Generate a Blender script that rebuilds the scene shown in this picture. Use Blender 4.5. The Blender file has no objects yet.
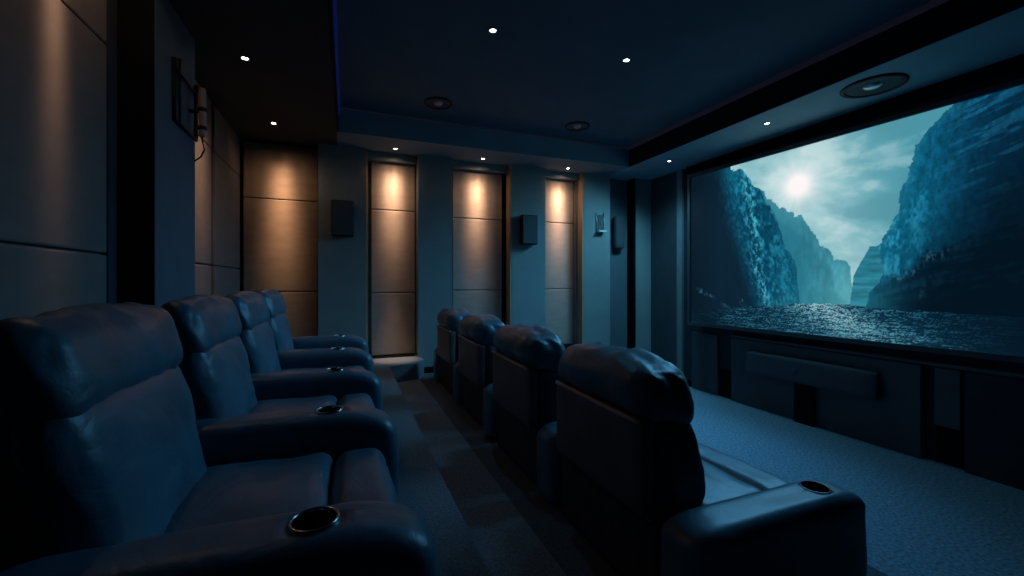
import bpy, bmesh, math, random
import numpy as np
from mathutils import Vector, Matrix, noise

random.seed(7)
C = bpy.context.scene.collection
scene = bpy.context.scene

# ---------------------------------------------------------------- materials
def new_mat(name):
    m = bpy.data.materials.new(name); m.use_nodes = True
    nt = m.node_tree
    return m, nt, nt.nodes['Principled BSDF']

def surf(name, col, rough=.6, metal=0., spec=.5, var=.0, vscale=6., bump=0., bscale=40., bdist=.01, stretch=(1, 1, 1), sheen=0.):
    """noise-tinted surface with a noise bump in object space"""
    m, nt, b = new_mat(name)
    b.inputs['Roughness'].default_value = rough
    b.inputs['Metallic'].default_value = metal
    b.inputs['Specular IOR Level'].default_value = spec
    if sheen:
        b.inputs['Sheen Weight'].default_value = sheen
    tc = nt.nodes.new('ShaderNodeTexCoord')
    mp = nt.nodes.new('ShaderNodeMapping'); mp.inputs['Scale'].default_value = stretch
    nt.links.new(tc.outputs['Object'], mp.inputs['Vector'])
    n = nt.nodes.new('ShaderNodeTexNoise'); n.inputs['Scale'].default_value = vscale; n.inputs['Detail'].default_value = 4
    nt.links.new(mp.outputs[0], n.inputs['Vector'])
    r = nt.nodes.new('ShaderNodeValToRGB')
    c0 = [max(0, c * (1 - var)) for c in col]; c1 = [c * (1 + var) for c in col]
    r.color_ramp.elements[0].position = .3; r.color_ramp.elements[1].position = .7
    r.color_ramp.elements[0].color = (*c0, 1); r.color_ramp.elements[1].color = (*c1, 1)
    nt.links.new(n.outputs['Fac'], r.inputs['Fac']); nt.links.new(r.outputs[0], b.inputs['Base Color'])
    if bump:
        n2 = nt.nodes.new('ShaderNodeTexNoise'); n2.inputs['Scale'].default_value = bscale; n2.inputs['Detail'].default_value = 6
        nt.links.new(mp.outputs[0], n2.inputs['Vector'])
        bp = nt.nodes.new('ShaderNodeBump'); bp.inputs['Strength'].default_value = bump; bp.inputs['Distance'].default_value = bdist
        nt.links.new(n2.outputs['Fac'], bp.inputs['Height']); nt.links.new(bp.outputs[0], b.inputs['Normal'])
    return m

def glow(name, col, strength):
    m, nt, b = new_mat(name)
    b.inputs['Base Color'].default_value = (*[min(1, c) for c in col], 1)
    b.inputs['Emission Color'].default_value = (*col, 1)
    b.inputs['Emission Strength'].default_value = strength
    return m

M = {}
def leather(name, col, rough, spec):
    m, nt, b = new_mat(name)
    N = nt.nodes.new; K = nt.links.new
    b.inputs['Roughness'].default_value = rough; b.inputs['Specular IOR Level'].default_value = spec
    tc = N('ShaderNodeTexCoord')
    n = N('ShaderNodeTexNoise'); n.inputs['Scale'].default_value = 5; n.inputs['Detail'].default_value = 5; K(tc.outputs['Object'], n.inputs['Vector'])
    r = N('ShaderNodeValToRGB'); r.color_ramp.elements[0].position = .3; r.color_ramp.elements[1].position = .72
    r.color_ramp.elements[0].color = (*[c * .72 for c in col], 1); r.color_ramp.elements[1].color = (*[c * 1.3 for c in col], 1)
    K(n.outputs['Fac'], r.inputs['Fac']); K(r.outputs[0], b.inputs['Base Color'])
    # creases: stretched, distorted noise, folded into ridges; plus fine grain
    mp = N('ShaderNodeMapping'); mp.inputs['Scale'].default_value = (4, 3, 5.5); K(tc.outputs['Object'], mp.inputs['Vector'])
    c = N('ShaderNodeTexNoise'); c.inputs['Scale'].default_value = 1.2; c.inputs['Detail'].default_value = 3; c.inputs['Distortion'].default_value = .7; K(mp.outputs[0], c.inputs['Vector'])
    a1 = N('ShaderNodeMath'); a1.operation = 'SUBTRACT'; K(c.outputs['Fac'], a1.inputs[0]); a1.inputs[1].default_value = .5
    a2 = N('ShaderNodeMath'); a2.operation = 'ABSOLUTE'; K(a1.outputs[0], a2.inputs[0])
    a3 = N('ShaderNodeMath'); a3.operation = 'MINIMUM'; K(a2.outputs[0], a3.inputs[0]); a3.inputs[1].default_value = .09
    g = N('ShaderNodeTexNoise'); g.inputs['Scale'].default_value = 150; g.inputs['Detail'].default_value = 3; K(tc.outputs['Object'], g.inputs['Vector'])
    b1 = N('ShaderNodeBump'); b1.inputs['Strength'].default_value = .2; b1.inputs['Distance'].default_value = .05; K(a3.outputs[0], b1.inputs['Height'])
    b2 = N('ShaderNodeBump'); b2.inputs['Strength'].default_value = .25; b2.inputs['Distance'].default_value = .002; K(g.outputs['Fac'], b2.inputs['Height'])
    K(b1.outputs[0], b2.inputs['Normal']); K(b2.outputs[0], b.inputs['Normal'])
    return m
M['leather'] = leather('blue_grey_leather', (.062, .14, .20), .40, .5)
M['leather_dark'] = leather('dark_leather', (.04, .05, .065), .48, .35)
M['shell'] = surf('back_panel_leather', (.11, .095, .095), .5, spec=.35, var=.2, vscale=6, bump=.2, bscale=60, bdist=.004)
M['cloth_base'] = surf('dark_base_cloth', (.06, .058, .066), .8, spec=.2, var=.2, vscale=12, bump=.2, bscale=200, bdist=.003)
M['piping'] = surf('piping_rim_lit', (.5, .38, .31), .5, var=.1)  # pale brown stands in for warm rim light on the ridge
M['chrome'] = surf('chrome', (.6, .6, .62), .18, metal=1.)
M['black'] = surf('black_plastic', (.006, .007, .009), .55, spec=.25)
M['cup'] = surf('cup_well_black', (.012, .013, .016), .22, spec=.6)
M['carpet'] = surf('carpet', (.17, .27, .35), .95, spec=.05, var=.5, vscale=45, bump=1., bscale=170, bdist=.01, sheen=.15)
M['carpet_step'] = surf('step_carpet', (.20, .23, .27), .95, spec=.05, var=.4, vscale=80, bump=.8, bscale=260, bdist=.01, sheen=.15)
M['carpet_aisle'] = surf('aisle_carpet', (.12, .135, .16), .95, spec=.05, var=.4, vscale=80, bump=.8, bscale=260, bdist=.01)
M['wall'] = surf('navy_wall_paint', (.22, .27, .285), .75, spec=.2, var=.06, vscale=3, bump=.08, bscale=120, bdist=.003)
M['recess'] = surf('recess_shaded', (.10, .14, .17), .8, spec=.15, var=.06, vscale=3)  # wall colour darkened for the shade inside the recess
M['soffit_far'] = surf('soffit_half_lit', (.12, .19, .24), .8, spec=.2, var=.05, vscale=3)  # same soffit, with less of the screen light coloured in
M['pillar'] = surf('pillar_paint', (.075, .115, .15), .75, spec=.2, var=.06, vscale=3, bump=.08, bscale=120, bdist=.003)
M['wall_dark'] = surf('dark_wall_fabric', (.035, .045, .06), .9, spec=.1, var=.2, vscale=5, bump=.1, bscale=200, bdist=.003)
M['wall_black'] = surf('black_trim_and_shade', (.008, .009, .012), .95, spec=.05)  # plain black for dark trim and for painted-in shade
M['panel'] = surf('taupe_panel_fabric', (.36, .30, .27), .6, spec=.3, var=.08, vscale=5, bump=.1, bscale=90, bdist=.002, stretch=(1, 1, 3))
M['panel_brown'] = surf('brown_panel_fabric', (.20, .145, .105), .62, spec=.3, var=.1, vscale=5, bump=.1, bscale=90, bdist=.002, stretch=(1, 1, 3))
M['panel_dark'] = surf('grey_panel_fabric', (.16, .135, .13), .6, spec=.3, var=.08, vscale=5, bump=.1, bscale=90, bdist=.002, stretch=(1, 1, 3))
M['jamb'] = surf('jamb_warm_lit', (.50, .30, .19), .6, spec=.3, var=.15, vscale=8, stretch=(4, 4, .5))  # warm lamp light put into the jamb colour
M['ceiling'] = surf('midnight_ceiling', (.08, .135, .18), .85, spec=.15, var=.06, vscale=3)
M['soffit'] = surf('soffit_screen_lit', (.21, .36, .44), .8, spec=.2, var=.05, vscale=3)  # teal light from the screen put into the soffit colour
M['soffit_left'] = surf('soffit_shaded', (.06, .055, .055), .85, spec=.1, var=.05, vscale=3)  # same soffit, colour darkened for its shaded side
M['fascia'] = surf('fascia_black', (.02, .02, .026), .85, spec=.1)
M['speaker'] = surf('speaker_grille', (.06, .075, .09), .7, spec=.25, var=.2, vscale=300, bump=.3, bscale=400, bdist=.002)
M['steel'] = surf('brushed_steel', (.35, .38, .4), .3, metal=1., var=.1)
M['white_metal'] = surf('pale_metal', (.75, .8, .82), .35, spec=.5)
M['cabinet'] = surf('cabinet_navy', (.06, .075, .09), .55, spec=.3, var=.1, vscale=4)
M['lens_warm'] = glow('warm_lamp_lens', (1., .78, .52), 30.)
M['lens_cool'] = glow('cool_lamp_lens', (.85, .97, 1.), 14.)
M['led_blue'] = glow('blue_led', (.02, .06, .5), .05)
M['trim_violet'] = glow('violet_trim_glow', (.06, .05, .10), .06)  # trim given a faint glow of its own, no lamp inside

# ---------------------------------------------------------------- mesh helpers
def link_mesh(name, bm, mat, parent=None, smooth=False, loc=(0, 0, 0)):
    me = bpy.data.meshes.new(name)
    bmesh.ops.recalc_face_normals(bm, faces=bm.faces)
    bm.to_mesh(me); bm.free()
    if smooth:
        for p in me.polygons: p.use_smooth = True
    o = bpy.data.objects.new(name, me); C.objects.link(o)
    me.materials.append(M[mat] if isinstance(mat, str) else mat)
    o.location = loc
    if parent: o.parent = parent
    return o

def tag(o, label=None, cat=None, group=None, kind=None):
    if label: o['label'] = label
    if cat: o['category'] = cat
    if group: o['group'] = group
    if kind: o['kind'] = kind
    return o

def empty(name, loc, label=None, cat=None, group=None, kind=None):
    o = bpy.data.objects.new(name, None); C.objects.link(o); o.location = loc
    o.empty_display_size = .1
    return tag(o, label, cat, group, kind)

def bm_box(bm, x0, x1, y0, y1, z0, z1, bev=0.):
    vs = [bm.verts.new((x, y, z)) for x in (x0, x1) for y in (y0, y1) for z in (z0, z1)]
    idx = [(0, 1, 3, 2), (4, 6, 7, 5), (0, 4, 5, 1), (2, 3, 7, 6), (0, 2, 6, 4), (1, 5, 7, 3)]
    fs = [bm.faces.new([vs[i] for i in f]) for f in idx]
    if bev:
        es = list({e for f in fs for e in f.edges})
        bmesh.ops.bevel(bm, geom=es, offset=bev, segments=2, profile=.6, affect='EDGES')
    return bm

def box(name, x0, x1, y0, y1, z0, z1, mat, parent=None, bev=0.):
    return link_mesh(name, bm_box(bmesh.new(), x0, x1, y0, y1, z0, z1, bev), mat, parent)

def struct(name, *a, **k):
    return tag(box(name, *a, **k), kind='structure')

def bm_tube(bm, pts, r, seg=10):
    """round tube swept along a polyline"""
    pts = [Vector(p) for p in pts]; rings = []
    for i, p in enumerate(pts):
        t = (pts[min(i + 1, len(pts) - 1)] - pts[max(i - 1, 0)]).normalized()
        up = Vector((0, 0, 1)) if abs(t.z) < .9 else Vector((1, 0, 0))
        a = t.cross(up).normalized(); b = t.cross(a)
        rings.append([bm.verts.new(p + r * (math.cos(2 * math.pi * k / seg) * a + math.sin(2 * math.pi * k / seg) * b)) for k in range(seg)])
    for i in range(len(rings) - 1):
        for k in range(seg):
            bm.faces.new((rings[i][k], rings[i][(k + 1) % seg], rings[i + 1][(k + 1) % seg], rings[i + 1][k]))
    bm.faces.new(rings[0]); bm.faces.new(rings[-1][::-1])
    return bm

def bm_lathe(bm, prof, seg=40, close=False, axis='z', cx=0, cy=0, cz=0):
    """revolve (radius, height) points"""
    rings = []
    for r, h in prof:
        ring = []
        for k in range(seg):
            a = 2 * math.pi * k / seg
            if r < 1e-6:
                if not ring: ring = [bm.verts.new((cx, cy, cz + h))]
                break
            ring.append(bm.verts.new((cx + r * math.cos(a), cy + r * math.sin(a), cz + h)))
        rings.append(ring)
    n = len(rings)
    for i in range(n if close else n - 1):
        A, B = rings[i], rings[(i + 1) % n]
        for k in range(seg):
            k2 = (k + 1) % seg
            if len(A) == 1 and len(B) > 1: bm.faces.new((A[0], B[k2], B[k]))
            elif len(B) == 1 and len(A) > 1: bm.faces.new((A[k], A[k2], B[0]))
            elif len(A) > 1: bm.faces.new((A[k], A[k2], B[k2], B[k]))
    return bm

def fbm(p, o=4):
    return noise.fractal(p, 1.0, 2.0, o)

def bm_cushion(x0, x1, y0, y1, z0, z1, r=.05, n=14, puff=(0, 0, 0), wr=0., freq=9., seed=0., warp=None, ridge=0.):
    """padded block: rounded edges, puffed faces, wrinkled skin"""
    bm = bmesh.new()
    bmesh.ops.create_cube(bm, size=2.)
    bmesh.ops.subdivide_edges(bm, edges=bm.edges[:], cuts=n, use_grid_fill=True)
    h = Vector(((x1 - x0) / 2, (y1 - y0) / 2, (z1 - z0) / 2)); c = Vector(((x0 + x1) / 2, (y0 + y1) / 2, (z0 + z1) / 2))
    r = min(r, h.x * .98, h.y * .98, h.z * .98)
    off = Vector((seed * 3.1, seed * 5.7, seed * 1.3))
    for v in bm.verts:
        u = Vector([math.sin(t * math.pi / 2) * .6 + t * .4 for t in v.co])
        p = Vector((u.x * h.x, u.y * h.y, u.z * h.z))
        q = Vector([max(-(h[i] - r), min(h[i] - r, p[i])) for i in range(3)])
        d = p - q
        if d.length > 1e-9:
            d.normalize(); p = q + d * r
        # puffed faces
        for i in range(3):
            if puff[i]:
                a, b = [j for j in range(3) if j != i]
                f = max(0, 1 - (p[a] / h[a]) ** 2) * max(0, 1 - (p[b] / h[b]) ** 2)
                p[i] += puff[i] * (p[i] / h[i]) * f ** .7
        nrm = Vector([(p[i] / h[i]) ** 5 for i in range(3)])
        if nrm.length > 1e-6: nrm.normalize()
        if wr:
            w = fbm((p + c) * freq + off)
            p += nrm * w * wr
        if ridge:
            s = (p + c); e = noise.noise(Vector((s.x * 6, s.y * 22, s.z * 4)) + off)
            edge = max(abs(p.y) / h.y, abs(p.z) / h.z) ** 4
            p += nrm * (-abs(e)) * ridge * edge
        p = p + c
        if warp: p = warp(p)
        v.co = p
    return bm

def cushion(name, mat, parent, *a, **k):
    return link_mesh(name, bm_cushion(*a, **k), mat, parent, smooth=True)

def cut(o, cutter_bm):
    """boolean hole, baked into the mesh"""
    me = bpy.data.meshes.new('cutter'); cutter_bm.to_mesh(me); cutter_bm.free()
    c = bpy.data.objects.new('cutter', me); C.objects.link(c)
    c.parent = o.parent
    md = o.modifiers.new('hole', 'BOOLEAN'); md.operation = 'DIFFERENCE'; md.object = c; md.solver = 'EXACT'
    bpy.context.view_layer.update()
    dg = bpy.context.evaluated_depsgraph_get()
    new = bpy.data.meshes.new_from_object(o.evaluated_get(dg))
    o.modifiers.clear(); o.data = new
    bpy.data.objects.remove(c)

def dup(root, loc, label):
    r = root.copy(); C.objects.link(r); r.location = loc; r['label'] = label
    for ch in root.children:
        c = ch.copy(); C.objects.link(c); c.parent = r
        for g in ch.children:
            d = g.copy(); C.objects.link(d); d.parent = c
    return r

# ---------------------------------------------------------------- levels
H_FLOOR = 0.0        # carpet in front of the screen
H_FRONT = 0.36       # low platform under the front row and aisle
H_BACK = 0.60        # platform under the back row
H_SOFFIT = 3.566
H_TRAY = 3.87
XL, XR, YF, YB = -1.28, 5.20, 6.42, -2.6

# ---------------------------------------------------------------- room shell
struct('floor', XL - .3, XR + .3, YB - .2, YF + .3, -.12, 0., 'carpet')
struct('floor.001', .5, 2.30, YB, YF, 0., H_FRONT, 'carpet_aisle')
struct('floor.002', .5, .92, YB, 5.80, H_FRONT, H_FRONT + .025, 'carpet_step', bev=.012)
# back-row platform with its wider landing at the far end
bm = bmesh.new()
pts = [(XL - .2, YB), (.5, YB), (.5, 5.66), (.87, 5.74), (1.02, 6.0), (1.02, YF), (XL - .2, YF)]
lo = [bm.verts.new((x, y, 0.)) for x, y in pts]; hi = [bm.verts.new((x, y, H_BACK)) for x, y in pts]
bm.faces.new(hi); bm.faces.new(lo[::-1])
for i in range(len(pts)):
    j = (i + 1) % len(pts); bm.faces.new((lo[i], lo[j], hi[j], hi[i]))
bmesh.ops.bevel(bm, geom=[e for e in bm.edges if all(abs(v.co.z - H_BACK) < 1e-5 for v in e.verts)], offset=.012, segments=2, affect='EDGES')
tag(link_mesh('floor.003', bm, 'carpet_step'), kind='structure')

struct('wall_left', XL - .3, XL - .05, YB - .2, YF + .3, 0., 4.2, 'wall_dark')
struct('wall_right', XR, XR + .3, YB - .2, YF + .3, 0., 4.2, 'wall_dark')
struct('wall_far', XL - .3, XR + .3, YF + .05, YF + .35, 0., 4.2, 'wall')
struct('wall_near', XL - .3, XR + .3, YB - .3, YB, 0., 4.2, 'wall_dark')
struct('ceiling', XL - .3, XR + .3, YB - .2, YF + .3, H_TRAY, H_TRAY + .3, 'ceiling')
# lowered ceiling around the tray
TX0, TX1, TY0, TY1 = -.12, 4.26, -1.6, 5.64
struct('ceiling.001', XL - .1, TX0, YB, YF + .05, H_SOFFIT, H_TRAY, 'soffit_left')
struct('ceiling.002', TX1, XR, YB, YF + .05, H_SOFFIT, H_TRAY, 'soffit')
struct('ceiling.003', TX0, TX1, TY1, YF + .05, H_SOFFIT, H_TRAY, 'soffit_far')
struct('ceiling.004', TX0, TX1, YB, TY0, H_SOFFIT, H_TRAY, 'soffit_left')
# fascia boards and thin self-glowing violet reveal round the tray
struct('trim_1', TX1 - .02, TX1, TY0, TY1, H_SOFFIT - .004, H_TRAY, 'fascia')
struct('trim_2', TX0, TX1, TY1 - .02, TY1, H_SOFFIT - .004, H_TRAY, 'soffit')
struct('trim_3', TX0, TX0 + .02, TY0, TY1, H_SOFFIT - .004, H_TRAY, 'fascia')
struct('trim_4', TX1 - .06, TX1 - .02, TY0, TY1 - .02, H_TRAY - .04, H_TRAY, 'trim_violet')
struct('trim_5', TX0 + .02, TX1 - .06, TY1 - .035, TY1 - .02, H_TRAY - .018, H_TRAY, 'trim_violet')
o = box('ceiling_light_strip', TX0 + .02, TX0 + .045, TY0, TY1 - .04, H_TRAY - .10, H_TRAY - .01, 'led_blue')
tag(o, 'thin blue light strip along the left edge of the raised ceiling', 'light strip')

# ---- far wall: pilasters (structure) and recessed upholstered panels (things)
ZT = H_SOFFIT
PY = 6.20
struct('trim_6', -.36, .25, PY, YF + .05, 0., ZT, 'wall')
struct('trim_7', .97, 1.47, PY, YF + .05, 0., ZT, 'wall')
struct('trim_8', 2.442, 3.03, PY, YF + .05, 0., ZT, 'wall')
struct('trim_9', 3.762, 4.287, PY, YF + .05, 0., ZT, 'wall')
struct('trim_10', 4.84, XR, PY, YF + .05, 0., ZT, 'wall')
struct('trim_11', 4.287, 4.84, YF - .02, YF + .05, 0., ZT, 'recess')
struct('trim_12', 4.80, 4.838, PY + .01, YF - .02, 0., ZT, 'wall_black')  # unlit side of the recess painted black
# jambs coloured brown as if warmly lit, on the right of the two recesses and slim jamb on the others
struct('trim_13', 2.412, 2.441, PY + .005, YF - .02, H_FRONT, ZT, 'jamb')
struct('trim_14', 3.732, 3.761, PY + .005, YF - .02, H_FRONT, ZT, 'jamb')
struct('trim_15', .251, .275, PY + .1, YF - .02, H_FRONT, ZT, 'jamb')
for i, (a, b) in enumerate([(.25, .97), (1.47, 2.442), (3.03, 3.762)]):
    struct('trim_%d' % (16 + i), a + .02, b - .02, YF - .12, YF + .05, 3.46, ZT, 'wall')
    struct('trim_%d' % (20 + i), a + .02, b - .03, YF - .10, YF + .05, H_FRONT, .615, 'wall_black')
struct('baseboard_far', 1.03, 1.47, PY - .015, PY, H_FRONT, H_FRONT + .09, 'wall_black')
struct('baseboard_far.001', 2.442, 3.03, PY - .015, PY, H_FRONT, H_FRONT + .09, 'wall_black')

def wall_panel(x0, x1, z0, z1, seams, y, mat, label, group=None, axis='y'):
    """stack of padded fabric sections with rounded edges, one body"""
    bm = bmesh.new()
    zs = [z0] + seams + [z1]
    for a, b in zip(zs[:-1], zs[1:]):
        s = bmesh.new()
        if axis == 'y': bm_box(s, x0, x1, y, y + .045, a + .005, b - .005, .012)
        else: bm_box(s, y - .045, y, x0, x1, a + .005, b - .005, .012)
        me = bpy.data.meshes.new('tmp'); s.to_mesh(me); s.free(); bm.from_mesh(me); bpy.data.meshes.remove(me)
    if axis == 'y': bm_box(bm, x0 + .012, x1 - .012, y + .03, y + .05, z0 + .01, z1 - .01)
    else: bm_box(bm, y - .05, y - .03, x0 + .012, x1 - .012, z0 + .01, z1 - .01)
    o = link_mesh('wall_panel', bm, mat)
    return tag(o, label, 'wall panel', group)

wall_panel(-1.25, -.37, .62, 3.53, [1.57, 2.80], YF - .1, 'panel_brown', 'brown padded wall panel in the far left corner, lit from above')
wall_panel(.33, .955, .62, 3.46, [1.54, 2.76], YF - .01, 'panel', 'taupe padded wall panel rising from the carpeted landing')
wall_panel(1.53, 2.35, .62, 3.46, [1.57, 2.705], YF - .01, 'panel', 'widest lit wall panel, just left of the square wall speaker')
wall_panel(3.06, 3.68, .62, 3.46, [1.58, 2.717], YF - .01, 'panel', 'pale grey lit wall panel between square speaker and small wire bracket')

# slim strips filling the gap between panel and jamb
struct('trim_24', 2.362, 2.41, YF - .04, YF + .05, H_FRONT, 3.46, 'wall_black')  # black strip painted in for the shade in the gap
struct('trim_25', 3.69, 3.73, YF - .06, YF + .05, H_FRONT, 3.46, 'wall')

# ---- left wall: panels and pillar
wall_panel(1.1, 3.09, .62, 3.55, [1.86, 3.06], XL, 'panel_dark', 'large grey padded panel on the side wall nearest the camera', axis='x')
wall_panel(3.95, 5.09, .62, 3.55, [1.87, 3.06], XL, 'panel_dark', 'padded side wall panel just beyond the pillar with the wall lamp', axis='x')
wall_panel(5.19, 6.30, .62, 3.55, [1.87, 3.06], XL, 'panel_dark', 'padded side wall panel running into the far left corner', axis='x')
struct('wall_left.001', XL - .06, -1.1, 3.207, 3.937, H_BACK, ZT, 'pillar')
struct('wall_left.002', XL - .06, -1.102, 3.202, 3.206, H_BACK, ZT, 'wall_black')  # thin black sheet painting the shade on the pillar's unlit face
struct('trim_26', XL - .06, XL - .02, 5.10, 5.18, H_BACK, ZT, 'wall_black')
struct('trim_27', XL - .06, XL + .0, 3.10, 3.20, H_BACK, ZT, 'wall_dark')
struct('trim_28', XL - .06, XL + .01, 6.31, 6.36, H_BACK, ZT, 'wall_black')

# ---- screen wall
struct('trim_29', XR - .05, XR, 5.42, 5.53, 0., ZT, 'wall')
struct('trim_30', XR - .03, XR, 5.53, 6.19, 0., ZT, 'cabinet')
struct('wall_right.001', XR - .06, XR, YB, 5.30, 3.46, ZT, 'wall_black')
struct('baseboard_right', XR - .015, XR, 4.5, 6.19, 0., .1, 'wall_black')

# ---------------------------------------------------------------- projection screen
S0 = Vector((4.98, 5.04, 0)); S1 = Vector((5.19, 1.2, 0)); SU = (S1 - S0).normalized(); SN = Vector((-SU.y, SU.x, 0))
if SN.x > 0: SN = -SN
SL, SZ0, SZ1 = 5.35, 1.085, 3.32

def vnoise(x, y, seed=0, oct=5, lac=2.0, gain=.5):
    """vectorised value-noise fractal"""
    out = np.zeros_like(x); amp = 1.; tot = 0.
    for k in range(oct):
        xi = np.floor(x).astype(np.int64); yi = np.floor(y).astype(np.int64)
        fx = x - xi; fy = y - yi; fx = fx * fx * (3 - 2 * fx); fy = fy * fy * (3 - 2 * fy)
        def h(a, b):
            n = (a * 374761393 + b * 668265263 + (seed + k) * 1442695041) & 0xffffffff
            n = ((n ^ (n >> 13)) * 1274126177) & 0xffffffff
            n = (n ^ (n >> 16)) & 0xffff
            return n / 65535.
        v = (h(xi, yi) * (1 - fx) + h(xi + 1, yi) * fx) * (1 - fy) + (h(xi, yi + 1) * (1 - fx) + h(xi + 1, yi + 1) * fx) * fy
        out += amp * v; tot += amp; amp *= gain; x = x * lac + 17.3; y = y * lac + 9.1
    return out / tot

def lin(c):
    c = np.asarray(c, float) / 255.
    return np.where(c <= .04045, c / 12.92, ((c + .055) / 1.055) ** 2.4)

def ss(a, b, x):
    t = np.clip((x - a) / (b - a), 0, 1); return t * t * (3 - 2 * t)

def film(s, z):
    """the projected scene: a misty gorge with a river, s metres along the screen, z height"""
    def L(*c): return np.array(c, float)
    def mix(a, b, t): return a * (1 - t[..., None]) + b * t[..., None]
    base = np.zeros(s.shape + (3,))
    # sky, in display values 0..255
    n = vnoise(s * 1.6 - z * .9, z * 3.2 + s * .9, 3)
    n2 = vnoise(s * 3.5 - z * 2.2, z * 7. + s * 1.8, 5)
    cl_ = n * .6 + n2 * .4
    g = ss(1.75, 2.9, s + .35 * (z - 2.4))
    sky = mix(L(132, 186, 194) + base, L(66, 142, 160) + base, g * .9)
    sky = mix(sky, L(190, 216, 218) + base, ss(.50, .68, cl_) * (.85 - .45 * g))
    sky = mix(sky, L(76, 142, 156) + base, ss(.50, .34, cl_) * .65)
    sky = mix(sky, L(186, 212, 216) + base, ss(2.45, 1.75, z + .15 * cl_) * .6)
    d = np.hypot(s - 1.60, (z - 2.87) * .95)
    th = np.arctan2(z - 2.87, s - 1.60)
    ray = .75 + .5 * vnoise(th * 5 + 40, th * 0 + 3., 7, 3)
    sky = mix(sky, L(206, 228, 229) + base, np.clip(np.exp(-(d / .46) ** 1.6) * ray, 0, 1) * .85)
    sky = mix(sky, L(255, 246, 246) + base, np.clip(np.exp(-(d / .14) ** 2) * 1.25 + .25 * np.exp(-(d / .25) ** 2), 0, 1))
    col = sky
    rag = (vnoise(s * 14, z * 14, 11) - .5)
    rag2 = (vnoise(s * 40, z * 40, 12) - .5)
    # distant hazy ridges either side of the gap
    zl = np.interp(s, [1.0, 1.268, 1.332, 1.47, 1.631, 1.72, 1.80, 1.85, 1.94, 1.99, 2.06, 2.12, 2.15, 2.16, 2.19], [3.0, 2.75, 2.68, 2.57, 2.47, 2.40, 2.24, 2.12, 2.05, 1.95, 1.94, 1.91, 1.84, 1.70, 1.4])
    zr = np.interp(s, [2.14, 2.18, 2.24, 2.33, 2.40, 2.46], [1.4, 1.76, 1.90, 2.07, 2.08, 2.12])
    t = vnoise(s * 12, z * 6, 21); tt = vnoise(s * 34, z * 16, 23)
    hz = ss(2.6, 1.5, z)
    far = mix(L(46, 120, 138) + base, L(70, 150, 164) + base, hz * .8)
    far = far * (.72 + .56 * (t * .5 + tt * .5))[..., None]
    far = mix(far, L(96, 168, 178) + base, np.exp(-((s - 2.16) / .22) ** 2) * ss(2.0, 1.5, z) * .7)
    far_l = mix(far, L(26, 104, 126) + base, ss(1.95, 1.45, s) * .6)
    far_l = mix(far_l, L(110, 176, 184) + base, np.exp(-(d / .45) ** 2) * .6)
    zl2 = np.interp(s, [1.3, 1.6, 1.75, 1.85, 1.95, 2.0, 2.19], [2.55, 2.30, 2.16, 1.98, 1.90, 1.6, 1.4])
    far_l = mix(far_l, L(30, 104, 126) * 1. + base, ss(.03, -.05, z - zl2 - rag * .12) * .30)
    far_r = mix(far, L(28, 106, 128) + base, (s * 0 + .7)) * (.75 + .5 * vnoise(s * 5, z * 34, 29))[..., None]
    col = np.where(((z < zl + rag * .14 + rag2 * .05) & (s < 2.19))[..., None], far_l, col)
    col = np.where(((z < zr + rag * .05) & (s > 2.14))[..., None], far_r, col)
    # near cliff on the left
    zc = np.interp(s, [0, .55, .77, .90, .965, 1.12, 1.20, 1.30, 1.358, 1.445, 1.52, 1.577, 1.61, 1.63], [3.6, 3.40, 3.27, 3.20, 3.08, 2.88, 2.74, 2.62, 2.45, 2.16, 2.02, 1.90, 1.6, 1.3])
    v1 = vnoise(s * 16 + z * 3, z * 8, 31); v2 = vnoise(s * 42 + z * 8, z * 22, 33); v3 = vnoise(s * 90, z * 60, 34)
    cl = mix(L(6, 66, 92) + base, L(28, 122, 146) + base, ss(.42, .66, v1 * .6 + v2 * .4) * .8)
    cl = mix(cl, L(16, 112, 138) + base, ss(2.6, 3.2, z) * .55)
    vein = np.exp(-((s - (1.00 + .16 * (2.6 - z) + .16 * (v1 - .5))) / .06) ** 2) * ss(.46, .62, v2 * .6 + v3 * .4)
    cl = mix(cl, L(88, 172, 190) + base, vein * .65)
    cl = mix(cl, L(20, 98, 122) + base, ss(1.2, 1.5, s) * .6)
    cl = mix(cl, L(40, 118, 138) + base, ss(1.7, 1.42, z) * ss(1.1, 1.6, s) * .5)
    cl = cl * (.55 + .55 * v2 + .35 * v3)[..., None]
    sd = np.interp(z, [1.3, 1.86, 2.27, 2.63, 3.3], [1.10, .92, .78, .66, .56]) + (v1 - .5) * .22
    cl = mix(cl, L(9, 30, 46) + base, ss(.20, -.16, s - sd) * .96)
    cl = mix(cl, L(5, 17, 28) + base, ss(.55, .0, s) * .7)
    col = np.where((z < zc + rag * .14 + rag2 * .06)[..., None], cl, col)
    # great cliff on the right
    sr = np.interp(z, [1.38, 1.50, 1.62, 1.72, 1.82, 1.95, 2.07, 2.17, 2.41, 2.64, 2.85, 3.0, 3.14, 3.245, 3.3, 3.4], [2.27, 2.30, 2.34, 2.42, 2.45, 2.425, 2.40, 2.46, 2.565, 2.60, 2.66, 2.70, 2.77, 2.89, 2.96, 3.05])
    e = sr + rag * .07 + rag2 * .04
    w1 = vnoise(s * 18 - z * 2., z * 5 + s * 2, 41); w2 = vnoise(s * 46, z * 20, 43); w3 = vnoise(s * 4 + z * 2, z * 26 - s * 9, 45); w4 = vnoise(s * 100, z * 70, 46)
    cr = mix(L(10, 92, 122) + base, L(4, 46, 72) + base, ss(2.6, 3.3, s))
    up = ss(2.1, 2.9, z) * ss(2.75, 3.1, s)
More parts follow.
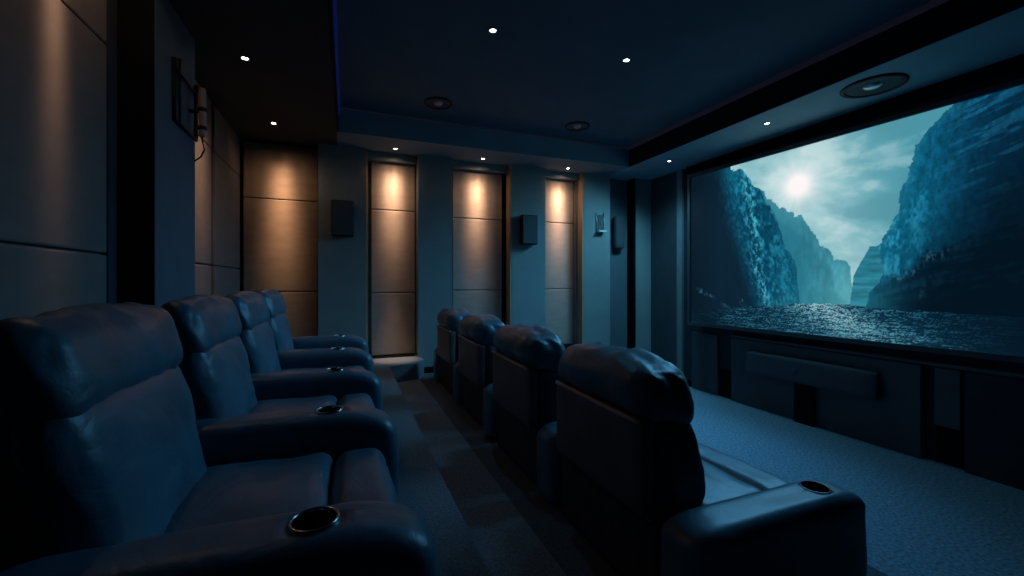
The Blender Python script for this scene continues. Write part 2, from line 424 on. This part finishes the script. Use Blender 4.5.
    cr = mix(cr, L(44, 138, 162) + base, ss(.46, .66, w1 * .5 + w2 * .5) * ss(2.95, 2.5, s) * ss(3.0, 2.5, z) * .7)
    cr = mix(cr, L(24, 100, 132) + base, ss(.50, .66, w3) * up * .6)
    cr = cr * (.50 + .50 * w2 + .25 * w1 + .30 * w4)[..., None]
    cr = mix(cr, L(60, 140, 156) + base, ss(.10, .0, s - e) * .22)
    # low dark outcrop in front with pale ledges
    zo = np.interp(s, [2.26, 2.32, 2.42, 2.62, 2.72, 2.80, 2.95, 3.2, 3.6, 5.4], [1.42, 1.60, 1.72, 1.79, 1.88, 1.97, 2.03, 2.12, 2.25, 2.4]) + rag * .14 + rag2 * .06
    oc = mix(L(14, 76, 98) + base, L(3, 30, 48) + base, ss(2.35, 2.85, s)) * (.45 + .5 * w3 + .4 * w2 + .3 * w4)[..., None]
    oc = mix(oc, L(70, 136, 154) + base, np.exp(-((z - zo + .03) / .035) ** 2) * ss(.48, .62, w2 * .5 + w4 * .5) * ss(2.4, 2.6, s) * ss(3.2, 2.8, s) * .8)
    oc = mix(oc, L(22, 76, 98) + base, ss(.54, .68, w3 * .7 + w2 * .3) * .5 * ss(1.4, 1.6, z))
    oc = mix(oc, L(66, 128, 144) + base, np.exp(-((s - (2.74 + (z - 1.58) * .28)) / .016) ** 2) * ss(1.50, 1.6, z) * ss(1.72, 1.62, z) * .6 * ss(.35, .5, w4))
    k_ = ss(.06, -.04, z - zo)[..., None]
    cr = oc * k_ + cr * (1 - k_)
    cr = mix(cr, L(40, 116, 136) + base, ss(.45, .0, s - sr) * ss(1.75, 1.42, z) * .5)
    cr = mix(cr, L(2, 15, 26) + base, ss(2.6, 3.6, s + .6 * (2.4 - z)) * .8)
    col = np.where((s > e)[..., None], cr, col)
    # river
    zw = np.interp(s, [0, .5, .83, 1.57, 2.15, 2.29, 3.4, 5.4], [1.24, 1.31, 1.35, 1.435, 1.468, 1.43, 1.41, 1.40]) + rag * .015
    dep = np.clip((1.47 - z) / .36, 0, 1)
    k = 1.0 / (.16 + dep * .6)
    q1 = vnoise(s * 7 * k ** .5, z * 120 * k ** .35, 51, 3); q2 = vnoise(s * 60, z * 230, 53, 3); q3 = vnoise(s * 110, z * 260, 55, 2)
    lane = np.exp(-((s - (1.75 + .50 * dep)) / (.34 + .34 * dep)) ** 2) * (1 - .45 * dep)
    wt = mix(L(4, 30, 48) + base, L(24, 100, 124) + base, np.clip(lane * .9 + .06, 0, 1) * np.clip(.25 + 1.0 * q1 + .3 * (q2 - .5), 0, 1))
    wt = mix(wt, L(110, 180, 194) + base, ss(.44, .64, q1 * .5 + q2 * .5) * np.clip(lane * 1.2 - .1, 0, 1) * .6)
    sp = ss(.49, .62, q1 * .35 + q2 * .35 + q3 * .3 + lane * .12 - .07)
    wt = mix(wt, L(214, 236, 238) + base, sp * np.clip(lane * 1.5 - .1, 0, 1))
    wt = mix(wt, L(60, 138, 160) + base, ss(.52, .64, q1 * .4 + q2 * .3 + q3 * .3) * ss(3.7, 2.4, s) * .8)
    wt = mix(wt, L(110, 184, 194) + base, ss(.10, .0, dep) * np.exp(-((s - 2.05) / .25) ** 2) * .8)
    wt = mix(wt, L(2, 16, 28) + base, np.clip(ss(.9, .2, s) * .75 + ss(2.5, 3.8, s) * .85, 0, 1))
    col = np.where((z < zw)[..., None], wt, col)
    # pale boulders by the left bank
    for bs, bz, rs, rz in ((.20, 1.555, .12, .05), (.36, 1.50, .12, .03), (.88, 1.42, .07, .055), (.62, 1.36, .10, .03)):
        r = ((s - bs) / rs) ** 2 + ((z - bz + .35 * (s - bs)) / rz) ** 2 + (v2 - .5) * 2.2 + (v3 - .5) * 2.2
        col = mix(col, L(42, 98, 120) + base, ss(.8, -.4, r) * .75)
    return lin(np.clip(col, 0, 255))

def build_screen():
    root = empty('projection_screen', (S0.x, S0.y, SZ0), 'wide projection screen showing a misty river gorge between cliffs', 'screen')
    nx, nz = 860, 330
    # finer columns towards the far end, where the view is dense
    s = np.linspace(0, SL, nx); z = np.linspace(SZ0, SZ1, nz)
    gs, gz = np.meshgrid(s, z)
    col = film(gs, gz)
    co = np.empty((nz, nx, 3)); co[..., 0] = SU.x * gs; co[..., 1] = SU.y * gs; co[..., 2] = gz - SZ0
    me = bpy.data.meshes.new('picture')
    nv = nx * nz
    i = np.arange(nv).reshape(nz, nx)
    q = np.stack([i[:-1, :-1], i[1:, :-1], i[1:, 1:], i[:-1, 1:]], -1).reshape(-1, 4)
    me.vertices.add(nv); me.vertices.foreach_set('co', co.reshape(-1))
    me.loops.add(q.size); me.loops.foreach_set('vertex_index', q.reshape(-1).astype(np.int32))
    me.polygons.add(len(q)); me.polygons.foreach_set('loop_start', np.arange(0, q.size, 4, dtype=np.int32))
    me.update(calc_edges=True)
    at = me.color_attributes.new('film', 'FLOAT_COLOR', 'POINT')
    at.data.foreach_set('color', np.concatenate([col.reshape(-1, 3), np.ones((nv, 1))], 1).astype(np.float32).reshape(-1))
    m, nt, b = new_mat('projected_picture')
    a = nt.nodes.new('ShaderNodeAttribute'); a.attribute_name = 'film'
    b.inputs['Base Color'].default_value = (.02, .02, .02, 1); b.inputs['Roughness'].default_value = .9
    b.inputs['Specular IOR Level'].default_value = 0.
    nt.links.new(a.outputs['Color'], b.inputs['Emission Color']); b.inputs['Emission Strength'].default_value = SCREEN_GAIN
    me.materials.append(m)
    o = bpy.data.objects.new('picture', me); C.objects.link(o); o.parent = root
    # frame: four bevelled rails in one border
    def P(s, d, z): v = SU * s + SN * d; return (v.x, v.y, z - SZ0)
    bm = bmesh.new()
    w, dn, df = .05, .03, -.05
    def bar(s0, s1, z0, z1):
        vs = [bm.verts.new(P(s, d, z)) for s in (s0, s1) for d in (dn, df) for z in (z0, z1)]
        for f in ((0, 1, 3, 2), (4, 6, 7, 5), (0, 4, 5, 1), (2, 3, 7, 6), (0, 2, 6, 4), (1, 5, 7, 3)): bm.faces.new([vs[k] for k in f])
    bar(-w, SL + w, SZ1, SZ1 + w); bar(-w, SL + w, SZ0 - w, SZ0); bar(-w, -.004, SZ0, SZ1); bar(SL + .004, SL + w, SZ0, SZ1)
    link_mesh('frame', bm, 'cabinet', root)
    bm = bmesh.new()
    vs = [bm.verts.new(P(s, d, z)) for s in (-w, SL + w) for d in (-.006, -.04) for z in (SZ0 - w, SZ1 + w)]
    for f in ((0, 1, 3, 2), (4, 6, 7, 5), (0, 4, 5, 1), (2, 3, 7, 6), (0, 2, 6, 4), (1, 5, 7, 3)): bm.faces.new([vs[k] for k in f])
    link_mesh('backing', bm, 'black', root)
SCREEN_GAIN = 1.0
build_screen()

# ---------------------------------------------------------------- low cabinet and centre speaker under the screen
cab = empty('low_cabinet', (XR, 3.2, 0), 'dark low cabinet along the wall under the projection screen', 'cabinet')
def cbox(name, y0, y1, z0, z1, d0, d1, mat, bev=.006):
    return box(name, -d1 - .003, -d0 - .003, y0 - 3.2, y1 - 3.2, z0, z1, mat, cab, bev)
cbox('body', 2.306, 4.44, .0, .90, .0, .07, 'cabinet')
cbox('top', -1.5, 4.47, .91, .945, .0, .07, 'cabinet')
cbox('side_panel', 4.70, 5.2, .0, .90, .0, .05, 'cabinet')
cbox('niche', 4.45, 4.69, .0, .42, .0, .02, 'wall_black', 0)
cbox('end_panel', 2.03, 2.21, .36, .90, .0, .06, 'cabinet')
cbox('niche', 2.03, 2.21, .02, .35, .0, .02, 'wall_black', 0)
cbox('body', -1.5, 2.0, .0, .90, .0, .07, 'wall_dark')

sp = empty('centre_speaker', (XR - .077, 3.37, .48), 'long dark centre speaker mounted on the low cabinet below the screen', 'speaker')
cushion('body', 'speaker', sp, -.10, 0, -.755, .755, 0, .29, r=.035, n=8)
link_mesh('stand', bm_box(bmesh.new(), -.05, -.004, -.10, .13, -.48, .01, .004), 'wall_black', sp)
bm = bmesh.new(); bm_lathe(bm, [(0, .004), (.03, .004), (.036, 0), (.036, -.01)], 24)
bmesh.ops.rotate(bm, verts=bm.verts, matrix=Matrix.Rotation(-math.pi / 2, 3, 'Y'))
bmesh.ops.translate(bm, verts=bm.verts, vec=(-.102, .08, .15))
link_mesh('badge', bm, 'cabinet', sp, True)

# ---------------------------------------------------------------- recliners
def armrest(parent, x0, x1, y0, y1, z1, mat, cupx, cupr, ring, droop, seed):
    def warp(p):
        t = max(0., (p.x - (x1 - .20)) / .20); top = max(0., p.z / z1) ** 2
        p.z -= droop * t * t * top
        tb = max(0., ((x0 + .14) - p.x) / .14); p.z -= .03 * tb * tb * top
        return p
    a = cushion('armrest', mat, parent, x0, x1, y0, y1, .015, z1, r=.055, n=18, puff=(.008, .006, .004), wr=.006, freq=7, seed=seed, warp=warp)
    yc = (y0 + y1) / 2
    bm = bmesh.new(); bm_lathe(bm, [(0, -.085), (cupr * .9, -.085), (cupr, .0), (cupr, .06), (0, .06)], 36, cz=z1 - .004)
    bmesh.ops.translate(bm, verts=bm.verts, vec=(cupx, yc, 0)); bmesh.ops.recalc_face_normals(bm, faces=bm.faces)
    cut(a, bm)
    for p in a.data.polygons: p.use_smooth = True
    zt = z1 + .004
    bm = bmesh.new()
    bm_lathe(bm, [(cupr * .96, -.004), (cupr * .92, -.02), (cupr * .86, -.078), (0, -.08)], 40, cx=cupx, cy=yc, cz=zt)
    link_mesh('cup_holder', bm, 'cup', a, True)
    bm = bmesh.new()
    bm_lathe(bm, [(cupr * 1.09, -.006), (cupr * 1.08, .001), (cupr * 1.0, .003), (cupr * .95, .0), (cupr * .93, -.016), (cupr * .98, -.016)], 40, close=True, cx=cupx, cy=yc, cz=zt)
    link_mesh('cup_rim', bm, ring, a, True)
    # piping round the end faces
    return a

def ring_pipe(parent, name, pts, r, mat):
    return link_mesh(name, bm_tube(bmesh.new(), pts, r, 8), mat, parent, True)

def cup_mat():
    """chrome lip over a black well, split by height inside the holder"""
    m, nt, b = new_mat('cup_holder_metal')
    b.inputs['Metallic'].default_value = 1.; b.inputs['Roughness'].default_value = .2
    g = nt.nodes.new('ShaderNodeNewGeometry'); sx = nt.nodes.new('ShaderNodeSeparateXYZ')
    nt.links.new(g.outputs['Normal'], sx.inputs[0])
    n = nt.nodes.new('ShaderNodeTexNoise'); n.inputs['Scale'].default_value = 30
    r = nt.nodes.new('ShaderNodeValToRGB'); r.color_ramp.elements[0].color = (.35, .37, .4, 1); r.color_ramp.elements[1].color = (.6, .62, .65, 1)
    nt.links.new(n.outputs['Fac'], r.inputs['Fac']); nt.links.new(r.outputs[0], b.inputs['Base Color'])
    return m
M['cup_chrome'] = cup_mat()

# ---- back row: faces the screen (+x), seen from the front and side
W = .57; P_BACK = .77
def recline(x_low, z_low, deg):
    k = math.tan(math.radians(deg))
    def f(p):
        p.x -= (p.z - z_low) * k
        return p
    return f

def back_recliner(name, loc, label, both=False):
    """origin on the platform below the seat middle; local x towards the screen"""
    t = empty(name, loc, label, 'recliner', 'recliners in the back row')
    ox = .25   # local = world + ox
    cushion('base', 'cloth_base', t, -.54 + ox, .06 + ox, -W / 2 + .02, W / 2 - .02, .0, .40, r=.02, n=6)
    cushion('seat', 'leather', t, -.44 + ox, -.045 + ox, -W / 2 + .014, W / 2 - .014, .36, .53, r=.045, n=14, puff=(0, 0, .012), wr=.010, freq=5, seed=1)
    cushion('footrest', 'leather', t, -.04 + ox, .125 + ox, -W / 2 + .014, W / 2 - .014, .07, .525, r=.05, n=14, puff=(.015, 0, .004), wr=.008, freq=6, seed=2)
    rc = recline(0, .45, 11.5)
    def wide(p):
        t_ = max(0., min(1., (p.z - .63) / .14)); p.y *= 1 + .11 * t_ * t_ * (3 - 2 * t_)
        return rc(p)
    cushion('backrest', 'leather', t, -.49 + ox, -.392 + ox, -.270, .270, .44, .885, r=.05, n=22, puff=(.03, .004, 0), wr=.010, freq=6.5, seed=3, warp=wide, ridge=.012)
    def head(p):
        # crowned top, brow rolling forward
        p.z += .02 * (1 - (p.y / .32) ** 2) * max(0, (p.z - .8) / .25)
        return rc(p)
    cushion('headrest', 'leather', t, -.492 + ox, -.388 + ox, -.300, .300, .828, 1.025, r=.05, n=22, puff=(.025, .008, .006), wr=.011, freq=6.5, seed=4, warp=head, ridge=.014)
    def flare(p):
        if p.x < -.49 + ox: p.x -= .30 * max(0., .80 - p.z)
        return rc(p)
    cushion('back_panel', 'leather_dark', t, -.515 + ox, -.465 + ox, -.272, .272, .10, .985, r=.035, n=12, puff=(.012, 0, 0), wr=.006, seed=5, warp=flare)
    armrest(t, -.60 + ox, .175 + ox, -P_BACK / 2 - .091, -P_BACK / 2 + .091, .625, 'leather', -.06 + ox, .043, 'cup_chrome', .055, 6)
    if both:
        armrest(t, -.60 + ox, .185 + ox, P_BACK / 2 - .091, P_BACK / 2 + .091, .625, 'leather', -.06 + ox, .043, 'cup_chrome', .055, 6.5)
    return t

Y_BACK = [.918 + P_BACK * (k + .5) for k in range(4)]
LB = ['blue grey leather recliner in the back row, closest to the camera',
      'blue grey leather recliner in the back row, second from the camera',
      'blue grey leather recliner in the back row, third from the camera',
      'blue grey leather recliner in the back row, beside the far wall']
first = back_recliner('cinema_recliner', (-.25, Y_BACK[0], H_BACK), LB[0])
for k in (1, 2): dup(first, (-.25, Y_BACK[k], H_BACK), LB[k])
last = dup(first, (-.25, Y_BACK[3], H_BACK), LB[3])
a = [c for c in last.children if c.name.startswith('armrest')][0]
b = a.copy(); C.objects.link(b); b.parent = last; b.location.y += P_BACK
for g in a.children:
    d = g.copy(); C.objects.link(d); d.parent = b

# ---- front row: seen from behind
P_FRONT = 1.11; WF = .85
def front_recliner(name, loc, label):
    t = empty(name, loc, label, 'recliner', 'recliners in the front row')
    ox = -1.55
    bw = .39
    cushion('base', 'cloth_base', t, 1.15 + ox, 1.92 + ox, -WF / 2 + .02, WF / 2 - .02, .0, .375, r=.015, n=6)
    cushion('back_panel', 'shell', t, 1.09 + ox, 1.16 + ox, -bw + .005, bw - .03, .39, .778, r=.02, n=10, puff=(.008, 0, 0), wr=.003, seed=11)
    pp = [(1.094 + ox, y, .776 + .003 * math.sin(y * 5)) for y in np.linspace(-bw + .02, bw - .045, 12)]
    ring_pipe(t, 'piping', pp, .011, 'piping')
    pp = [(1.135 + ox, y, .383) for y in np.linspace(-WF / 2 + .04, WF / 2 - .04, 12)]
    ring_pipe(t, 'piping', pp, .006, 'piping')
    def wb(p):
        p.x += (.70 - p.z) * .30 * max(0., (p.x - (1.17 + ox)) / .25); return p
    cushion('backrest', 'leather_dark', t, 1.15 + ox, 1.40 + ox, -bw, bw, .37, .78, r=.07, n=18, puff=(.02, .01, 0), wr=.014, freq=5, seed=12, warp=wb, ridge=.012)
    def hd(p):
        fr = max(0., min(1., (p.x - (1.10 + ox)) / .28)); lo_ = max(0., (.985 - p.z) / .21)
        p.z += .022 * (1 - (p.y / .4) ** 2) * max(0, (p.z - .74) / .25) - .085 * fr * lo_
        return p
    cushion('headrest', 'leather', t, 1.088 + ox, 1.395 + ox, -bw - .002, bw - .002, .762, .985, r=.10, n=22, puff=(.022, .010, .012), wr=.020, freq=5, seed=13, warp=hd, ridge=.018)
    cushion('seat', 'leather', t, 1.36 + ox, 1.80 + ox, -WF / 2, WF / 2, .24, .385, r=.05, n=14, puff=(0, 0, .012), wr=.010, seed=14)
    cushion('footrest', 'leather', t, 1.79 + ox, 2.0 + ox, -WF / 2, WF / 2, .04, .38, r=.05, n=14, puff=(.015, 0, .006), wr=.008, seed=15)
    armrest(t, 1.10 + ox, 2.06 + ox, -P_FRONT / 2 - .102, -P_FRONT / 2 + .102, .46, 'leather', 1.86 + ox, .052, 'cup', .035, 16)
    return t

Y_FRONT = [1.19 + P_FRONT * (k + .5) for k in range(4)]
LF = ['leather recliner seen from behind in the front row, closest to the camera',
      'leather recliner seen from behind in the front row, second from the camera',
      'leather recliner seen from behind in the front row, third from the camera',
      'leather recliner seen from behind in the front row, beside the far wall']
ff = front_recliner('cinema_recliner', (1.55, Y_FRONT[0], H_FRONT), LF[0])
for k in (1, 2): dup(ff, (1.55, Y_FRONT[k], H_FRONT), LF[k])
last = dup(ff, (1.55, Y_FRONT[3], H_FRONT), LF[3])
a = [c for c in last.children if c.name.startswith('armrest')][0]
b = a.copy(); C.objects.link(b); b.parent = last; b.location.y += P_FRONT
for g in a.children:
    d = g.copy(); C.objects.link(d); d.parent = b

# ---------------------------------------------------------------- wall speakers and brackets
def wall_speaker(x, z0, z1, w, y, label, mat='speaker'):
    t = empty('wall_speaker', (x, y, z0), label, 'speaker')
    h = z1 - z0
    bm = bm_box(bmesh.new(), -w / 2, w / 2, -.13, -.012, 0, h, .012); link_mesh('cabinet', bm, 'black', t)
    bm = bm_box(bmesh.new(), -w / 2 + .012, w / 2 - .012, -.142, -.128, .012, h - .012, .005); link_mesh('grille', bm, mat, t)
    bm = bm_box(bmesh.new(), -.05, .05, -.012, 0, h * .3, h * .7, .002); link_mesh('bracket', bm, 'black', t)
    return t
wall_speaker(-.055, 2.32, 2.80, .28, PY, 'black box speaker on the dark wall beside the brown corner panel')
wall_speaker(2.70, 2.30, 2.765, .27, PY, 'square dark speaker on the pilaster between the two right wall panels')
t = empty('wall_speaker', (4.56, YF - .02, 2.29), 'slim rounded speaker in the dark recess next to the screen wall', 'speaker')
cushion('cabinet', 'speaker', t, -.11, .11, -.14, -.012, 0, .60, r=.055, n=10)
link_mesh('bracket', bm_box(bmesh.new(), -.04, .04, -.014, 0, .2, .4), 'black', t)

t = empty('wall_bracket', (4.07, PY, 2.56), 'small pale wire bracket with a bright ledge on the lit pilaster', 'bracket')
link_mesh('shelf', bm_box(bmesh.new(), -.07, .09, -.10, 0, 0, .025, .004), 'white_metal', t)
bm = bmesh.new()
bm.free()
for x in (-.065, .08): link_mesh('rod', bm_tube(bmesh.new(), [(x, -.012, .02), (x, -.012, .34)], .009), 'steel', t, True)
link_mesh('arm', bm_tube(bmesh.new(), [(-.14, -.05, .33), (-.065, -.014, .30), (-.02, -.014, .22), (.02, -.014, .12)], .008), 'steel', t, True)
bm = bm_box(bmesh.new(), -.03, .05, -.012, 0, .02, .30, .003); link_mesh('back_plate', bm, 'cabinet', t)

# lamp on the left pillar
t = empty('wall_lamp', (-1.1, 3.70, 2.80), 'slim cylinder lamp on a black frame bracket fixed to the left pillar', 'wall lamp')
bm = bmesh.new()
bm_tube(bm, [(.012, -.22, .42), (.012, -.22, 0), (.012, .22, 0), (.012, .22, .42)], .014)
bm_tube(bm, [(.012, -.12, .0), (.012, -.12, .46)], .008)
bm_tube(bm, [(.012, -.22, .36), (.012, .22, .36)], .01)
link_mesh('bracket', bm, 'black', t, True)
bm = bm_tube(bmesh.new(), [(.0, .1, .18), (.075, .1, .18)], .012); link_mesh('arm', bm, 'black', t, True)
bm = bmesh.new(); bm_lathe(bm, [(0, 0), (.02, .0), (.024, .01), (.024, .34), (.02, .36), (0, .36)], 24, cx=.085, cy=.1)
link_mesh('lamp_body', bm, 'panel', t, True)
bm = bmesh.new()
bm.free()
for z in (.06, .20):
    bm = bmesh.new(); bm_lathe(bm, [(.023, -.014), (.029, -.014), (.029, .014), (.023, .014)], 24, close=True, cx=.085, cy=.1, cz=z)
    link_mesh('band', bm, 'black', t, True)
bm = bm_tube(bmesh.new(), [(.085, .1, 0), (.085, .1, -.04), (.09, .13, -.09), (.05, .2, -.13), (.0, .23, -.16)], .006)
link_mesh('cord', bm, 'black', t, True)

# ---------------------------------------------------------------- ceiling fixtures
def ceiling_speaker(x, y, z, r, label, mat='black'):
    t = empty('ceiling_speaker', (x, y, z), label, 'ceiling speaker')
    bm = bmesh.new(); bm_lathe(bm, [(r, 0), (r, -.012), (r * .92, -.02), (r * .84, -.012), (r * .82, 0)], 48, close=True); link_mesh('ring', bm, mat, t, True)
    bm = bmesh.new(); bm_lathe(bm, [(r * .82, -.008), (r * .6, -.004), (r * .3, -.001)], 48); link_mesh('cone', bm, 'speaker', t, True)
    bm = bmesh.new(); bm_lathe(bm, [(r * .32, -.002), (r * .28, -.016), (r * .16, -.028), (0, -.034)], 32); link_mesh('dome', bm, 'steel', t, True)
    return t
ceiling_speaker(1.03, 5.05, H_TRAY, .17, 'round ceiling speaker in the raised ceiling above the aisle')
ceiling_speaker(2.98, 5.09, H_TRAY, .17, 'round ceiling speaker in the raised ceiling nearer the screen')
ceiling_speaker(4.66, 2.45, H_SOFFIT, .25, 'large round ceiling speaker in the lowered ceiling above the screen')

def spot(x, y, z, col, power, ang, blend, aim=(0, 0, -1), rad=.02, parent=None):
    l = bpy.data.lights.new('lamp_beam', 'SPOT'); l.color = col; l.energy = power; l.spot_size = math.radians(ang); l.spot_blend = blend; l.shadow_soft_size = rad
    o = bpy.data.objects.new('lamp_beam', l); C.objects.link(o)
    o.rotation_mode = 'QUATERNION'; o.rotation_quaternion = Vector(aim).to_track_quat('-Z', 'Y')
    if parent: o.parent = parent
    else: o.location = (x, y, z)
    if parent: o.location = (x - parent.location.x, y - parent.location.y, z - parent.location.z)
    return o

WARM = (1., .62, .37); COOL = (.16, .62, 1.); TEAL = (.16, .58, .82)
def downlight(x, y, z, label, lens, r=.04):
    t = empty('downlight', (x, y, z), label, 'downlight')
    bm = bmesh.new(); bm_lathe(bm, [(r * 1.5, 0), (r * 1.5, -.006), (r * 1.35, -.011), (r * 1.02, -.006), (r, 0)], 32, close=True); link_mesh('trim_ring', bm, 'steel', t, True)
    bm = bmesh.new(); bm_lathe(bm, [(r, -.002), (r * .7, -.006), (0, -.008)], 24); link_mesh('lens', bm, lens, t, True)
    return t

def optic(o, ax, ay, wide, wx, wy, streak=.35, side=1, reach=1., spill=.015, leak=0., skew=0.):
    """beam distribution of a wall-washer lens: narrow lobe plus wide lobe, with faint rays (like an IES profile)"""
    l = o.data; l.use_nodes = True; nt = l.node_tree
    em = nt.nodes['Emission']
    N = nt.nodes.new; K = nt.links.new
    tc = N('ShaderNodeTexCoord'); sp = N('ShaderNodeSeparateXYZ'); K(tc.outputs['Normal'], sp.inputs[0])
    def math_(op, a, b=None):
        n = N('ShaderNodeMath'); n.operation = op
        for i, v in enumerate((a, b)):
            if v is None: continue
            if isinstance(v, (int, float)): n.inputs[i].default_value = v
            else: K(v, n.inputs[i])
        return n.outputs[0]
    az = math_('MAXIMUM', math_('ABSOLUTE', sp.outputs[2]), .02)
    tx = math_('DIVIDE', sp.outputs[0], az); ty = math_('DIVIDE', sp.outputs[1], az)
    if skew: tx = math_('SUBTRACT', tx, math_('MULTIPLY', ty, skew))
    def lobe(a, b):
        q = math_('ADD', math_('POWER', math_('ABSOLUTE', math_('DIVIDE', tx, a)), 2.), math_('POWER', math_('ABSOLUTE', math_('DIVIDE', ty, b)), 2.))
        return math_('EXPONENT', math_('MULTIPLY', q, -1.))
    def skirt(a, b):
        q = math_('ADD', math_('POWER', math_('ABSOLUTE', math_('DIVIDE', tx, a)), 2.), math_('POWER', math_('ABSOLUTE', math_('DIVIDE', ty, b)), 2.))
        return math_('DIVIDE', 1., math_('POWER', math_('ADD', q, 1.), 1.5))
    def stripe(a, b):
        w_ = math_('MULTIPLY', math_('ADD', math_('MULTIPLY', math_('ABSOLUTE', ty), 1.1 / reach), .42), a)
        q = math_('ADD', math_('POWER', math_('ABSOLUTE', math_('DIVIDE', tx, w_)), 2.), math_('POWER', math_('ABSOLUTE', math_('DIVIDE', ty, b)), 2.))
        return math_('EXPONENT', math_('MULTIPLY', q, -1.))
    ang = math_('ARCTAN2', tx, math_('ABSOLUTE', ty))
    nz = N('ShaderNodeTexNoise'); nz.noise_dimensions = '1D'; nz.inputs['Scale'].default_value = 4.5; nz.inputs['Detail'].default_value = 2.
    K(ang, nz.inputs['W'])
    ray = math_('ADD', math_('MULTIPLY', math_('SUBTRACT', nz.outputs['Fac'], .5), streak * 4), 1.)
    ray = math_('MAXIMUM', ray, .1)
    rim = math_('SUBTRACT', 1., math_('EXPONENT', math_('MULTIPLY', math_('POWER', math_('ABSOLUTE', math_('DIVIDE', ty, .55 * reach)), 2.), -1.)))
    tot = math_('ADD', stripe(ax, ay), math_('MULTIPLY', math_('MULTIPLY', math_('MULTIPLY', skirt(wx, wy), rim), ray), wide))
    cutoff = N('ShaderNodeMapRange'); cutoff.interpolation_type = 'SMOOTHSTEP'
    cutoff.inputs['From Min'].default_value = .06 * reach; cutoff.inputs['From Max'].default_value = .34 * reach
    K(math_('MULTIPLY', ty, float(side)), cutoff.inputs['Value'])
    K(math_('ADD', math_('MULTIPLY', tot, math_('ADD', math_('MULTIPLY', cutoff.outputs[0], .985), spill)), leak), em.inputs['Strength'])

def wall_washer(x, y, label, wall, power, reach=1., spill=.015, leak=0., ax=.20, ay=.90, wide=.24, wx=.50, wy=1.3, skew=0.):
    t = downlight(x, y, H_SOFFIT, label, 'lens_warm', .024)
    o = spot(x, y, H_SOFFIT - .03, WARM, power, 172, .1, (0, 0, -1), .012, t)
    o.rotation_mode = 'XYZ'; o.rotation_euler = (0, 0, 0 if wall[1] else math.pi / 2)
    optic(o, ax * reach, ay * reach, wide, wx * reach, wy * reach, .45, 1, reach, spill, leak, skew)
    return t
t = wall_washer(.63, 6.04, 'lit downlight above the panel rising from the landing', (0, 1), 190, 1., .07)
spot(.63, 6.04, H_SOFFIT - .03, WARM, 380, 17, 1., (0, .04, -1), .015, t)
wall_washer(1.915, 6.05, 'lit downlight above the widest far wall panel', (0, 1), 195)
wall_washer(3.367, 6.05, 'lit downlight above the pale panel beside the wire bracket', (0, 1), 240)
wall_washer(-.80, 5.60, 'lit downlight above the brown panel in the far left corner', (0, 1), 260, 1.65, .015, 0., .12, .95, .11)
wall_washer(-.79, 4.06, 'lit downlight over the back row near the left pillar', (-1, 0), 150, 1.25, .015, .0, .30, .9, .05, .4, 1.3, 1.35)
wall_washer(-.95, 2.62, 'downlight over the near side wall panel', (-1, 0), 80, .85, .015, .04, .14, .8, .03)

def screen_wash(x, y, label, power, aim, col, cone, down, ys):
    t = downlight(x, y, H_SOFFIT, label, 'lens_cool', .026)
    n = len(ys)
    for yy in ys: spot(x, yy, H_SOFFIT - .03, col, power / n, cone, .8, aim, .3, t)  # added unseen beams along the soffit, standing in for screen light
    spot(x, y, H_SOFFIT - .03, TEAL, down, 140, .9, (-.12, .12, -1), .3, t)
    return t
screen_wash(4.59, 3.48, 'cool white downlight in the lowered ceiling over the screen', 680, (-1, .05, -1.05), (.11, .47, .85), 96, 40, (2.5, 3.0, 3.5, 4.0, 4.5, 5.0))
screen_wash(4.62, 5.12, 'small cool downlight in the lowered ceiling by the far corner', 150, (-.5, .35, -.9), TEAL, 120, 125, (5.12,))
for x, y, lab, p in ((1.17, 3.42, 'small round downlight in the raised ceiling over the aisle', 12), (2.54, 3.40, 'small round downlight in the raised ceiling over the front row', 10)):
    t = downlight(x, y, H_TRAY, lab, 'lens_cool', .026)
    spot(x, y, H_TRAY - .03, COOL, p, 130, .9, (0, 0, -1), .06, t)

# ---------------------------------------------------------------- world, camera
w = bpy.data.worlds.new('World'); scene.world = w; w.use_nodes = True
bg = w.node_tree.nodes['Background']; bg.inputs[0].default_value = (.05, .12, .25, 1); bg.inputs[1].default_value = .0

cam = bpy.data.cameras.new('camera'); co = bpy.data.objects.new('camera', cam); C.objects.link(co)
co.location = (0, 0, 1.7); co.rotation_euler = (math.pi / 2, 0, math.radians(-21.5))
cam.sensor_width = 36.; cam.lens = 36. * 419. / 1024.; cam.shift_y = -6. / 1024.; cam.clip_start = .02
scene.camera = co
scene.view_settings.view_transform = 'Standard'
scene.view_settings.look = 'None'
scene.cycles.use_denoising = True
scene.cycles.max_bounces = 8
scene.cycles.sample_clamp_indirect = 4.
